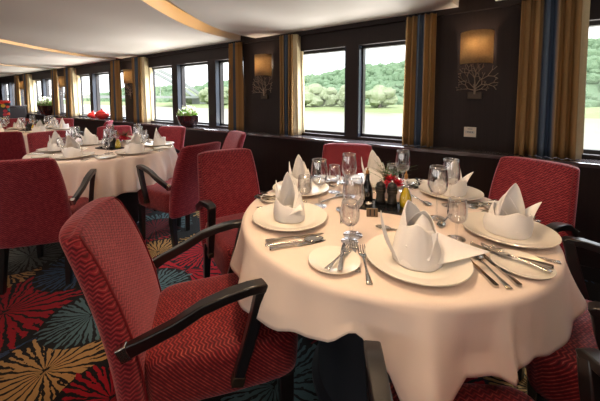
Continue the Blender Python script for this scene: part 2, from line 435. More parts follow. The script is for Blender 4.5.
# ------------------------------------------------------------------ chairs
def loop_ring(w, th, yc, z, cave, n=28, p=3.2):
    out = []
    for i in range(n):
        a = 2*pi*i/n; ca, sa = cos(a), sin(a)
        x = w/2*math.copysign(abs(ca)**(2/p), ca); y = th/2*math.copysign(abs(sa)**(2/p), sa)
        out.append((x, yc+y+cave*(x/(w/2))**2, z))
    return out
def loft(mb, rings):
    n = len(rings[0]); o = len(mb.v)
    for r in rings: mb.v += r
    for j in range(len(rings)-1):
        for i in range(n):
            a = o+j*n+i; b = o+j*n+(i+1) % n
            mb.f.append((a, b, b+n, a+n))
    mb.f += [tuple(o+i for i in reversed(range(n))), tuple(o+(len(rings)-1)*n+i for i in range(n))]
BACKTOP = .875
def back_center(z):
    s = (z-.30)/(BACKTOP-.30); return -.240-.035*s-.13*s*s
def make_chair():
    t = thing('dining_chair', '', 'chair', group='red upholstered dining chairs')
    b = MB(); rings = []
    levels = [(.295, .46, .07, 0), (.30, .485, .098, 0), (.36, .49, .104, 0), (.46, .49, .104, 0), (.56, .485, .102, 0), (.66, .475, .098, 0), (.75, .465, .092, 0), (.81, .452, .085, 0),
              (.845, .445, .077, 0), (.863, .44, .067, 0), (.872, .428, .05, 0), (.876, .405, .022, 0)]
    for z, wd, th, _ in levels:
        s = (z-.3)/.575; cave = .004+.022*s
        ring = loop_ring(wd, th, back_center(z), z, cave)
        if z > .8:                                  # gently rounded shoulders
            ring = [(x, y, zz-.010*abs(x/(wd/2))**8*((z-.8)/.075)) for x, y, zz in ring]
        rings.append(ring)
    loft(b, rings); back = b.build('backrest', M['back_fab'], t, sub=1, angle=180)
    pp = MB()                                       # seam piping along both front edges and over the top
    path = []
    for z, wd, th, _ in levels[2:9]:
        s = (z-.3)/.575; cave = .004+.022*s; x = wd/2*.905
        path.append((x, back_center(z)+th/2*.70+cave*.82, z))
    top = [(x, back_center(.862)+.0215+.026*(x/.21)**2, .8655-.006*abs(x/.2)**6) for x in (.19, .13, .05, -.05, -.13, -.19)]
    full = path+top+[(-x, y, z) for x, y, z in reversed(path)]
    pp.tube(full, .0032, 6); pp.build('piping', M['piping'], back)
    s_ = MB(); rings = []
    for z, gx, gy in [(.315, .455, .455), (.325, .475, .475), (.38, .485, .485), (.44, .488, .49), (.465, .48, .484), (.478, .455, .46), (.486, .40, .40), (.491, .25, .25), (.492, .08, .08)]:
        ring = []; n = 36; p = 7.0
        for i in range(n):
            a = 2*pi*i/n; ca, sa = cos(a), sin(a)
            x = gx/2*math.copysign(abs(ca)**(2/p), ca); y = gy/2*math.copysign(abs(sa)**(2/p), sa)+.02
            if y < 0: x *= .97
            ring.append((x, y, z))
        rings.append(ring)
    loft(s_, rings); s_.build('seat', M['seat_fab'], t, sub=1, angle=180)
    for sx, sy in ((1, 1), (-1, 1), (1, -1), (-1, -1)):
        l = MB(); x, y = sx*.205, .21 if sy > 0 else -.22
        l.sweep([(x, y, .33), (x, y, .25), (x*1.01, y+(-.035 if sy < 0 else .0), 0)], [.046, .046, .034], [.046, .046, .034]); l.build('leg', M['black_wood'], t, bevel=.003)
    for sx in (1, -1):
        a = MB()
        rail = [(sx*.256, -0.241, .552), (sx*.265, -0.206, .570), (sx*.274, -0.118, .607), (sx*.277, -0.048, .645), (sx*.277, 0.022, .665), (sx*.276, 0.082, .675), (sx*.272, 0.127, .674), (sx*.27, 0.140, .666)]
        a.sweep(rail, [.026, .03, .036, .042, .046, .046, .044, .044], [.04, .036, .033, .03, .028, .027, .027, .02])
        post = [(sx*.271, 0.124, .674), (sx*.268, 0.108, .60), (sx*.264, 0.082, .50), (sx*.262, 0.057, .42), (sx*.262, 0.048, .385)]
        a.sweep(post, [.042, .042, .038, .034, .03], [.034, .036, .036, .034, .034])
        arm = a.build('armrest', M['black_wood'], t, bevel=.004)
        c = MB(); c.sweep([(sx*.256, -.261, .545), (sx*.257, -.236, .556)], .03, .044); c.build('end_cap', M['steel'], arm, bevel=.003)
        c = MB(); c.sweep([(sx*.262, .054, .405), (sx*.262, .046, .375)], .034, .038); c.build('end_cap', M['plate_metal'], arm, bevel=.003)
    for k in t.children_recursive:
        k.data.transform(Matrix.Diagonal((.86, 1, 1, 1)))
    return Proto(t)
CHAIR = make_chair()
def chair(bx, by, ang, label):
    """bx, by = where the top of the back stands; ang = direction the sitter faces (degrees)"""
    f = R(ang); off = .40
    return CHAIR.put((bx+off*cos(f), by+off*sin(f), 0), f-pi/2, label)

T1 = (1.24, .423); T2 = (1.294, 3.133); T3 = (1.35, 5.88)

chair(.375, 1.085, -38, 'large red zigzag chair in the left foreground, seen side on')
chair(1.41, 1.61, -114, 'red chair left behind the nearest table, front facing the camera')
chair(2.164, 1.03, -153, 'red chair behind nearest table with its back to the window ledge')
chair(2.205, -.168, 157, 'red chair at right rear of the nearest table below the wall lamp')
chair(1.302, -.745, 90, 'red chair cropped at the right edge, only seat and arm seen')
chair(.292, -.252, 32, 'red chair at the bottom edge, only black arms and seat front seen')
chair(.48, 2.35, 52, 'wide red chair back at the left edge before the middle table')
chair(1.51, 1.953, 92, 'red chair with black arm beside middle table, seen from behind')
chair(2.29, 2.37, 160, 'partly hidden red chair peeking out above two nearer chairs')
chair(2.25, 3.52, -158, 'red chair behind the middle table under the maroon flower bowl')
chair(1.844, 4.208, -112, 'pink lit red chair beyond the glasses of the middle table')
chair(1.12, 4.10, -82, 'wide red chair back beyond the left napkins of the middle table')
chair(.79, 4.42, 72, 'dark red chair back at left edge beyond the foreground chairs')
chair(2.27, 5.3, 148, 'red chair top just behind the pink lit chair, farthest table')
chair(2.03, 6.58, -135, 'small pink chair side on beyond the farthest table')
chair(1.53, 7.25, -100, 'far red chair below the dark planters on the ledge')

# ------------------------------------------------------------------ tables and cloths
TR = .58
def make_table():
    t = thing('round_table', '', 'table', group='round dining tables')
    m = MB(); m.lathe([(.3, .70), (TR-.01, .70), (TR, .71), (TR, .735), (TR-.01, .743), (.3, .743)], 72); m.build('tabletop', M['pedestal'], t)
    m = MB(); m.lathe([(.30, 0), (.30, .02), (.27, .03), (.27, .66), (.29, .70)], 48); m.build('pedestal', M['pedestal'], t)
    return Proto(t)
TABLE = make_table()
def lerp_ang(tab, a):
    a = a % 360
    for (p, q), (r, s) in zip(tab, tab[1:]+[(tab[0][0]+360, tab[0][1])]):
        for aa in (a, a+360, a-360):
            if p <= aa <= r:
                k = (aa-p)/(r-p); k = k*k*(3-2*k); return q+(s-q)*k
    return tab[0][1]
def make_cloth(tab, flare, folds, seed):
    rr = random.Random(seed); ph = [rr.uniform(0, 6.28) for _ in range(4)]
    m = MB(); NA = 240; radial = [0, .2, .4, .52, .57, TR-.004]
    def fn(u, v):
        a = 360*u; th = R(a); j = round(v*NV)
        if j < len(radial):
            r = radial[j]; return (r*cos(th), r*sin(th), .7465)
        k = j-len(radial); n = NV-len(radial)
        L = lerp_ang(tab, a); fl = lerp_ang(flare, a)
        q = (k+1)/(n+1)
        # rounded edge then the drop
        if k == 0: r, z = TR+.006, .744
        elif k == 1: r, z = TR+.012, .735
        else:
            q = (k-1)/(n-1); r = TR+.013+fl*q**1.2; z = .735-(L-.01)*q
            f = 0
            for (fa, wd, amp) in folds:
                dd = (a-fa+180) % 360-180
                f += amp*math.exp(-abs(dd/wd)**1.25)
            f *= 1
            f += .007*sin(th*7+ph[0])+.006*sin(th*13+ph[1])+.004*sin(th*21+ph[2])
            r += f*min(1, q*1.4)
        return (r*cos(th), r*sin(th), z)
    NV = len(radial)+16
    m.grid(fn, NA, NV, closed=True, uv=False)
    return m.build('tablecloth', M['cloth'], angle=180, solid=.003)

# ------------------------------------------------------------------ tableware
def make_plate(r=.148):
    t = thing('dinner_plate', '', 'plate', group='large dinner plates')
    m = MB(); k = r/.156
    m.lathe([(.085*k, .0), (.09*k, .001), (.12*k, .008), (.154*k, .0185), (.156*k, .021), (.1545*k, .0232), (.15*k, .0225), (.112*k, .0115), (.1*k, .009), (.05*k, .0085), (0.001, .0085)], 56); m.build('dish', M['glaze'], t)
    m = MB()
    for i in range(7):
        a = R(-16+i*2.6); m.box(.131*cos(a)-.0012, .131*cos(a)+.0012, .131*sin(a)-.0018, .131*sin(a)+.0018, .0168, .0171)
    m.build('rim_mark', M['mark'], t, smooth=False)
    return Proto(t)
def make_side_plate():
    m = MB(); k = .077/.156
    m.lathe([(.085*k, .0), (.09*k, .001), (.12*k, .005), (.154*k, .011), (.156*k, .0125), (.1545*k, .0138), (.15*k, .0132), (.112*k, .0075), (.1*k, .006), (.05*k, .0055), (0.001, .0055)], 44)
    o = m.build('side_plate', M['glaze']); tag(o, '', 'plate', 'small side plates'); return Proto(o)
def make_glass(big):
    t = thing('wine_glass', '', 'wine glass', group='wine glasses')
    if big: H, bw, zb, br = .212, .0375, .095, .030
    else: H, bw, zb, br = .140, .0315, .055, .026
    b = MB(); prof = [(.004, zb)]
    for i in range(1, 13):
        q = i/12; z = zb+(H-zb)*q
        r = bw*math.sqrt(max(0, 1-(1-min(1, q/.42))**2.2)) if q < .42 else bw-(bw-br)*((q-.42)/.58)**1.5
        prof.append((max(r, .004), z))
    b.lathe(prof, 28, caps=(False, False)); b.build('bowl', M['glass'], t, angle=180, solid=.0014)
    rm = MB(); rm.tube([(br*cos(2*pi*i/28), br*sin(2*pi*i/28), H) for i in range(29)], .0011, 6); rm.build('rim', M['glass_rim'], t)
    s = MB(); s.lathe([(.0045, .006), (.0034, .02), (.0032, zb-.02), (.0045, zb-.004), (.006, zb+.001)], 14); s.build('stem', M['glass_thin'], t)
    f = MB(); fr = .034 if big else .029
    f.lathe([(fr, 0), (fr, .0015), (fr*.6, .003), (.008, .0055), (.0045, .008)], 28); f.build('foot', M['glass_thin'], t)
    return Proto(t)
def outline(mb, pts, z0, z1):
    """flat closed outline, given as (x, halfwidth) along y, extruded"""
    n = len(pts)
    vs = []
    for z, s in ((z0, 1), (z1, .86)):
        vs += [(-w*s*.82, y, z) for y, w in pts]+[(w*s*.82, y, z) for y, w in pts]
    fs = []
    for i in range(n-1):
        fs += [(i, n+i, n+i+1, i+1), (2*n+i, 2*n+i+1, 3*n+i+1, 3*n+i), (i, i+1, 2*n+i+1, 2*n+i), (n+i, 3*n+i, 3*n+i+1, n+i+1)]
    fs += [(0, 2*n, 3*n, n), (n-1, 2*n-1, 4*n-1, 3*n-1)]
    mb.add(vs, fs)
def make_knife(L=.21, name='dinner_knife'):
    m = MB(); outline(m, [(0, .006), (.004, .0095), (.02, .009), (.05, .0065), (L*.46, .0055), (L*.48, .0045)], .0005, .0075)
    outline(m, [(L*.47, .0055), (L*.52, .0085), (L*.75, .0092), (L*.9, .0078), (L*.97, .004), (L, .0008)], .002, .0042)
    o = m.build(name, M['steel'], angle=30); tag(o, '', 'knife', 'knives'); return Proto(o)
def handle(m, L):
    m.grid(lambda u, v: ((u-.5)*2*(.0082-.0052*min(1, v*2.2)+(.0 if v < .9 else (v-.9)*.02)), v*L, .003+.0015*sin(pi*v)+.006*max(0, v-.7)+.0012*sin(pi*u)), 4, 12, uv=False)
def make_fork(L=.2):
    m = MB(); handle(m, L*.66)
    def head(u, v): return ((u-.5)*2*(.0035+.0085*min(1, v*2)**1.0), L*.66+v*L*.12, .0052-.004*v)
    m.grid(head, 4, 4, uv=False)
    for k in range(4):
        x = -.0105+k*.007
        m.grid(lambda u, v, x=x: (x+(u-.5)*(.0044-.0022*v), L*.775+v*L*.225, .0014+.008*v*v), 1, 6, uv=False)
    o = m.build('dinner_fork', M['steel'], angle=60, solid=.0018); tag(o, '', 'fork', 'forks'); return Proto(o)
def make_spoon(L=.2):
    m = MB(); handle(m, L*.68)
    def bowl(u, v):
        s = math.sqrt(max(0, 1-(2*v-1)**2)); wd = (.019 if L > .17 else .015)*max(s, .14 if v < .5 else 0.02)
        return ((u-.5)*2*wd, L*.67+v*L*.33, .0068-.0065*s*(1-(2*u-1)**2)+.001)
    m.grid(bowl, 8, 10, uv=False)
    o = m.build('table_spoon', M['steel'], angle=60, solid=.0016); tag(o, '', 'spoon', 'spoons'); return Proto(o)

def make_napkin(leaves, wrap, tris):
    """folded linen: a slanted front wrap (r, h at start, h at end, start, end, taper), standing leaves
    (angle, halfwidth, h, r base, r tip, power, shift x, shift y) and flat pointed flaps (base point, base point, tip, bulge)"""
    m = MB(); r0, h0, h1, a0, a1, tp = wrap
    def body(u, v):
        a = R(a0+(a1-a0)*u); hh = h0+(h1-h0)*u+.012*sin(pi*u)+.016*max(0, 1-abs(u-.45)*7)
        r = r0*(1-tp*v+.09*sin(pi*v))*(1+.06*abs(cos(2*a+.3))-.03)
        return (r*cos(a), r*sin(a), hh*v)
    m.grid(body, 36, 8, uv=False)
    for (ac, hw, hh, ra, rb, pw, sx, sy) in leaves:
        def leaf(u, v, ac=ac, hw=hw, hh=hh, ra=ra, rb=rb, pw=pw, sx=sx, sy=sy):
            t = 2*u-1; wid = hw*max(0, 1-v**1.6)**pw
            a = R(ac+wid*t); r = (ra+(rb-ra)*v+.006*sin(pi*v))*(1+.05*(abs(sin(a*3.5))-.5)*(1-v*.5))
            return (r*cos(a)+sx*v**1.3, r*sin(a)+sy*v**1.3, hh*v*(1-.12*t*t*(1-v)))
        m.grid(leaf, 36, 12, uv=False)
    for (p0, p1, tip, bl) in tris:
        p0, p1, tip = Vector(p0), Vector(p1), Vector(tip); nn = (p1-p0).cross(tip-p0).normalized()
        def tri(u, v, p0=p0, p1=p1, tip=tip, bl=bl, nn=nn):
            q = p0.lerp(p1, u).lerp(tip, min(v, .985)); return q+nn*bl*sin(pi*v)*(1-(2*u-1)**2*.6)
        m.grid(tri, 8, 12, uv=False)
    o = m.build('folded_napkin', M['napkin'], angle=75, solid=.0026, sub=1); tag(o, '', 'napkin', 'folded napkins'); return Proto(o)
NAP_A = make_napkin([(110, 125, .180, .052, .010, .36, -.022, .0), (70, 112, .146, .055, .016, .45, -.004, .004), (45, 95, .112, .058, .024, .5, .014, .004)],
                    (.060, .074, .044, -205, 20, .06),
                    [((-.05, .02, 0), (-.045, -.03, .0), (-.086, .0, .138), .012), ((.02, -.052, .012), (.055, .01, .07), (.100, -.03, .066), -.008), ((-.045, -.035, .04), (.045, -.03, .07), (-.01, -.066, .03), .004)])
NAP_B = make_napkin([(120, 130, .170, .060, .020, .36, -.010, .006), (60, 112, .140, .062, .024, .42, .016, .0), (-75, 90, .140, .068, .020, .45, .006, .01)],
                    (.066, .108, .082, -215, 20, .36),
                    [((-.062, .02, 0), (-.055, -.035, .0), (-.108, -.005, .150), .014), ((.03, -.056, .012), (.058, .035, .075), (.195, -.03, .040), .012), ((-.05, -.04, .06), (.05, -.035, .10), (.01, -.07, .03), .004)])
NAP_C = make_napkin([(80, 122, .172, .058, .010, .36, .028, 0), (105, 110, .132, .062, .018, .45, .006, 0), (130, 95, .10, .065, .03, .5, -.018, 0)],
                    (.067, .058, .072, -210, 25, .02),
                    [((.03, -.055, .01), (.06, .03, .05), (.112, -.01, .110), -.012), ((-.06, -.02, .02), (.03, -.06, .05), (-.02, -.075, .028), .004)])
PLATE, SIDE, TALL, SMALL = make_plate(), make_side_plate(), make_glass(True), make_glass(False)
KNIFE, FORK, SPOON, BUTTER = make_knife(), make_fork(), make_spoon(), make_knife(.165, 'butter_knife')
SFORK, SSPOON = make_fork(.155), make_spoon(.165)

ZT = .7485
SEATS = [('front', -147, .407), ('left front', 138.6, .405), ('left rear', 86, .446), ('rear', 24, .425), ('right rear', -27, .455), ('right front', -85, .445)]
def setting(T, tname, i, level, nap, naprot):
    nm, ang, rad = SEATS[i]; a = R(ang); f = Vector((-cos(a), -sin(a))); l = Vector((-f.y, f.x)); c = Vector(T)+Vector((cos(a), sin(a)))*rad
    fa = math.atan2(f.y, f.x)-pi/2          # rotation that sends local +Y to f
    at = lambda ll, ff, z=ZT: ((c+l*ll+f*ff).x, (c+l*ll+f*ff).y, z)
    w = '%s place, %s table' % (nm, tname)
    PLATE.put(at(0, 0), fa, 'large ivory dinner plate under folded napkin, ' + w)
    nap.put(at(0, 0, ZT+.009), fa+R(naprot), 'white linen napkin folded upright on plate, ' + w)
    TALL.put(at(*TALLPOS.get((tname, i), (-.17, .19))), fa, 'tall clear wine glass, ' + w)
    if (tname, i) != ('nearest', 5): SMALL.put(at(*SMALLPOS.get((tname, i), (-.19, .125))), fa, 'small clear wine glass, ' + w)
    if level < 1: return
    j = lambda k: rng.uniform(-k, k)
    KNIFE.put(at(-.160+j(.003), -.12), fa+R(3+j(3)), 'steel dinner knife right of plate, ' + w)
    SPOON.put(at(-.190+j(.003), -.125), fa+R(2+j(4)), 'steel table spoon outside dinner knife, ' + w)
    FORK.put(at(.160+j(.002), -.115), fa+R(-3+j(3)), 'steel dinner fork left of plate, ' + w)
    SIDE.put(at(.242, -.012), fa, 'small ivory side plate, ' + w)
    if level < 2: return
    BUTTER.put(at(.234, -.085, ZT+.014), fa+R(-4+j(8)), 'butter knife lying across side plate, ' + w)
    SFORK.put(at(.268, -.075, ZT+.0145), fa+R(-32+j(8)), 'small fork lying across side plate, ' + w)
    FORK2.put(at(.181, -.06), fa+R(-4), 'second steel fork between dinner fork and side plate, ' + w)
    KNIFE2.put(at(-.220+j(.003), -.115), fa+R(2+j(3)), 'outermost steel fish knife right of plate, ' + w)
    SSPOON.put(at(-.09, .185), fa+R(80+j(8)), 'dessert spoon laid above plate, ' + w)
KNIFE2 = make_knife(.195, 'fish_knife'); FORK2 = make_fork(.175)
TALLPOS = {('nearest', 0): (-.198, .326), ('nearest', 1): (-.186, .186), ('nearest', 2): (-.127, .205), ('nearest', 3): (-.146, .261), ('nearest', 4): (-.164, .156), ('nearest', 5): (-.209, .195)}
SMALLPOS = {('nearest', 0): (-.191, .151), ('nearest', 1): (-.227, .156), ('nearest', 2): (-.170, .157), ('nearest', 3): (-.220, .206), ('nearest', 4): (-.186, .205)}
napvar = [(NAP_B, 0), (NAP_A, 30), (NAP_A, 85), (NAP_A, -200), (NAP_C, -118), (NAP_C, -60)]
for T, tn, lv in ((T1, 'nearest', 2), (T2, 'middle', 1), (T3, 'farthest', 0)):
    for i in range(6):
        nv, rot = napvar[i] if lv == 2 else (napvar[(i*2+lv) % 6][0], rng.uniform(-60, 60))
        setting(T, tn, i, lv, nv, rot)

# tables + cloths
TAB1 = [(-180,.135),(-173,.12),(-167,.085),(-161,.13),(-154,.24),(-148,.20),(-140,.185),(-131,.18),(-122,.175),(-112,.20),(-98,.20),(-84,.19),(-70,.20),(-60,.24),(-48,.18),(-20,.16),(10,.17),(26,.24),(42,.18),(80,.16),(108,.18),(119,.24),(135,.18),(151,.17),(169,.16)]
FL1 = [(-180,.03),(-153,.045),(-131,.03),(-112,.008),(-95,.02),(-80,.09),(-62,.08),(-20,.02),(26,.06),(80,.02),(119,.06),(151,.03)]
FO1 = [(-151,4,.05),(-141,8,-.05),(-131.5,1.6,.05),(-121,6,-.022),(-165,7,-.02),(-66,9,.03),(160,8,.02),(174,6,.022),(145,6,-.012)]
cl = make_cloth(TAB1, FL1, FO1, 3); cl.location = (T1[0], T1[1], 0); tag(cl, 'white linen tablecloth draped over the nearest round table', 'tablecloth', 'white tablecloths')
TAB2 = [(-180,.28),(-150,.30),(-130,.36),(-105,.28),(-75,.27),(-45,.36),(-20,.28),(15,.27),(50,.36),(80,.28),(110,.28),(140,.36)]
FL2 = [(0,.02),(90,.02),(180,.02)]
FO2 = [(a, 3.2, .06) for a in (-165,-154,-143,-130,-119,-108,-96,-83,-70,-57,-44,-30,-14,0,15,30,45,60,75,90,105,120,135,150,165)]
cl2 = make_cloth(TAB2, FL2, FO2, 5); cl2.location = (T2[0], T2[1], 0); tag(cl2, 'white linen tablecloth in even folds over the middle round table', 'tablecloth', 'white tablecloths')
cl3 = cl2.copy(); C.objects.link(cl3); cl3.location = (T3[0], T3[1], 0); cl3['label'] = 'white linen tablecloth over the farthest round table'
for T, s in ((T1, 'nearest round table with dark drum pedestal under white cloth'), (T2, 'middle round table hidden under folded white cloth'), (T3, 'farthest round table behind the red chairs under white cloth')):
    TABLE.put((T[0], T[1], 0), 0, s)

# ------------------------------------------------------------------ table centre: tray, oils, mills, sign, flowers
def text_mesh(s, size, name, mat, parent, loc, rot, extrude=.0006):
    cu = bpy.data.curves.new(name, 'FONT'); cu.body = s; cu.size = size; cu.align_x = 'CENTER'; cu.align_y = 'CENTER'; cu.extrude = extrude; cu.offset = size*.018
    o = bpy.data.objects.new(name, cu); C.objects.link(o); o.data.materials.append(mat)
    dg = bpy.context.evaluated_depsgraph_get(); me = bpy.data.meshes.new_from_object(o.evaluated_get(dg))
    bpy.data.objects.remove(o); me.materials.clear(); me.materials.append(mat)
    o = bpy.data.objects.new(name, me); C.objects.link(o); o.parent = parent; o.location = loc; o.rotation_euler = rot; return o
def make_bottle(oil):
    t = thing('oil_bottle' if oil else 'vinegar_bottle', '', 'bottle')
    if oil:
        m = MB(); m.lathe([(.020, .0), (.0245, .006), (.0255, .02), (.0235, .045), (.016, .066), (.009, .08), (.0075, .084)], 26); m.build('oil_fill', M['oil'], t)
        m = MB(); m.lathe([(.022, 0), (.027, .006), (.028, .02), (.0255, .047), (.0175, .07), (.0105, .088), (.0085, .105), (.0085, .122), (.0105, .124), (.0105, .129), (.008, .13)], 26, caps=(True, False)); m.build('flask', M['glass'], t)
        m = MB(); m.lathe([(.0075, .122), (.0075, .142), (.006, .145), (.0035, .147), (.003, .158), (.002, .159)], 16); m.build('stopper', M['cork'], t)
    else:
        m = MB(); m.lathe([(.022, 0), (.0255, .005), (.026, .03), (.0225, .062), (.0145, .085), (.0095, .1), (.0085, .12), (.0105, .122), (.0105, .128), (.008, .129)], 26); m.build('flask', M['vinegar'], t)
        m = MB(); m.lathe([(.0078, .124), (.0078, .14), (.006, .143), (.003, .145), (.003, .154), (.002, .155)], 16); m.build('stopper', M['cork'], t)
        m = MB(); m.grid(lambda u, v: (.0268*cos(R(195+60*u)), .0268*sin(R(195+60*u)), .012+.022*v), 10, 2, uv=False); m.build('paper_label', M['paper'], t)
    return Proto(t)
def make_mill():
    t = thing('pepper_mill', '', 'pepper mill', group='pepper mills')
    m = MB(); m.lathe([(.024, 0), (.0248, .004), (.0248, .014), (.0215, .0145), (.0195, .03), (.0185, .042), (.0195, .052), (.0225, .056), (.0225, .066)], 26); m.build('body', M['mill'], t, angle=25)
    m = MB(); m.lathe([(.020, .067), (.0228, .069), (.0228, .078), (.0195, .0785), (.0205, .088), (.0165, .096), (.008, .1), (.006, .101)], 26); m.build('head', M['mill'], t)
    m = MB(); m.lathe([(.003, .1), (.0055, .104), (.0055, .108), (.003, .111)], 14); m.build('knob', M['steel'], t)
    m = MB(); m.lathe([(.0219, .0648), (.0222, .0655), (.0222, .0675), (.0219, .0682)], 26); m.build('collar', M['plate_metal'], t)
    return Proto(t)
def fern_mesh(n, h, spread, seed):
    rr = random.Random(seed); m = MB()
    for k in range(n):
        a = rr.uniform(0, 2*pi); L = h*rr.uniform(.7, 1.1); s = spread*rr.uniform(.5, 1.1)
        pts = [(s*q*q*cos(a), s*q*q*sin(a), L*(q-.25*q*q)) for q in [i/8 for i in range(9)]]
        m.tube(pts, [.0012*(1.2-q/8) for q in range(9)], 5)
        for i in range(2, 9):
            p = Vector(pts[i]); d = (p-Vector(pts[i-1])).normalized(); sd = d.cross(Vector((0, 0, 1))).normalized()
            for sg in (-1, 1):
                ln = .02*(1.15-i/9)*h/.12; tip = p+(sd*sg*.9+d*.6).normalized()*ln
                mid = (p+tip)/2+d*ln*.18
                mid2 = (p+tip)/2-d*ln*.12
                m.add([p, mid, tip, mid2], [(0,1,2,3)])
    return m
def make_flowers():
    t = thing('flower_vase', '', 'flowers', group='table flower arrangements')
    m = MB(); m.lathe([(.024, 0), (.03, .006), (.033, .028), (.029, .05), (.026, .054), (.023, .05), (.027, .028), (.001, .01)], 24, caps=(True, False)); m.build('vase', M['white_china'], t)
    g = fern_mesh(24, .17, .13, 4); v = g.v; g.v = [(x, y, z+.04) for x, y, z in v]; g.build('fern', M['leaf'], t, smooth=False)
    for (x, y, z) in ((.036, -.03, .075), (-.022, -.036, .062), (.008, -.02, .09)):
        p = MB()
        for ringk, (nr, rr_, tilt) in enumerate(((5, .018, 1.35), (7, .027, .95), (8, .032, .5), (8, .03, -.1))):
            for k in range(nr):
                a = 2*pi*(k+.4*ringk)/nr
                def pet(u, v, a=a, rr_=rr_, tilt=tilt):
                    s = 2*u-1; wdt = .011*sin(pi*min(1, .15+.85*v))**.6; r = rr_*v
                    return (x+r*cos(a)*cos(tilt*.6)-s*wdt*sin(a), y+r*sin(a)*cos(tilt*.6)+s*wdt*cos(a), z+r*sin(tilt)+.006*v*v-.004*s*s)
                p.grid(pet, 4, 5, uv=False)
        p.build('bloom', M['petal_red'], t)
    return Proto(t)
def make_sign():
    t = thing('table_number_sign', '', 'sign')
    m = MB(); m.sweep([(0, 0, 0), (0, .006, .033)], .045, .012); m.build('block', M['bronze'], t, bevel=.0015)
    text_mesh('11', .034, 'numeral', M['ink'], t, (0, -.0045, .0178), (R(90-10.3), 0, 0))
    return t
def make_cruet():
    t = thing('salt_dish', '', 'dish')
    m = MB(); m.lathe([(.01, 0), (.013, .003), (.0175, .012), (.018, .016), (.0165, .016), (.012, .007), (.001, .005)], 20, caps=(True, False)); m.build('dish', M['steel'], t)
    m = MB(); m.lathe([(.0145, .011), (.009, .015), (.001, .017)], 16, caps=(False, False)); m.build('salt', M['white_china'], t)
    return Proto(t)
OIL, VIN, MILL, FLOWER, SIGN, SALT = make_bottle(True), make_bottle(False), make_mill(), make_flowers(), make_sign(), make_cruet()
tray = MB(); hx, hy = .122, .066
tray.box(-hx, hx, -hy, hy, 0, .008); tray.box(-hx, hx, -hy, -hy+.004, .008, .011); tray.box(-hx, hx, hy-.004, hy, .008, .011); tray.box(-hx, -hx+.004, -hy+.004, hy-.004, .008, .011); tray.box(hx-.004, hx, -hy+.004, hy-.004, .008, .011)
TRAY = tray.build('serving_tray', M['slate'], bevel=.001, smooth=False); tag(TRAY, '', 'tray', 'black condiment trays'); TRAY = Proto(TRAY)
TA = R(-79.6)     # tray long direction, world
def centre(T, tn, sign):
    ux, uy = cos(TA), sin(TA); vx, vy = -uy, ux
    o = (T[0]+(.041 if sign else .031), T[1])
    at = lambda a, b, z=ZT: (o[0]+ux*a+vx*b, o[1]+uy*a+vy*b, z)
    tz = ZT+.0085
    TRAY.put(at(0, 0), TA, 'black slate condiment tray at the centre of the %s table' % tn)
    VIN.put(at(-.086, .032, tz), TA, 'black vinegar bottle at the left end of tray, %s table' % tn)
    MILL.put(at(-.024, .018, tz), TA, 'black pepper mill beside the vinegar bottle, %s table' % tn)
    MILL.put(at(.026, .018, tz), TA+.7, 'black pepper mill beside the oil bottle, %s table' % tn)
    OIL.put(at(.082, .026, tz), TA, 'clear flask of yellow olive oil on tray, %s table' % tn)
    SALT.put(at(-.066, -.038, tz), TA, 'tiny steel salt dish at tray front near vinegar bottle, %s table' % tn)
    FLOWER.put(at(-.01, .15), TA+R(20), 'small white vase with crimson blooms and green fern, %s table' % tn)
    if sign:
        SIGN.location = (1.15, .433, ZT); SIGN.rotation_euler = (0, 0, R(-62)); SIGN['label'] = 'small bronze table number sign reading 11 before the tray'
centre(T1, 'nearest', True); centre(T2, 'middle', False); centre(T3, 'farthest', False)

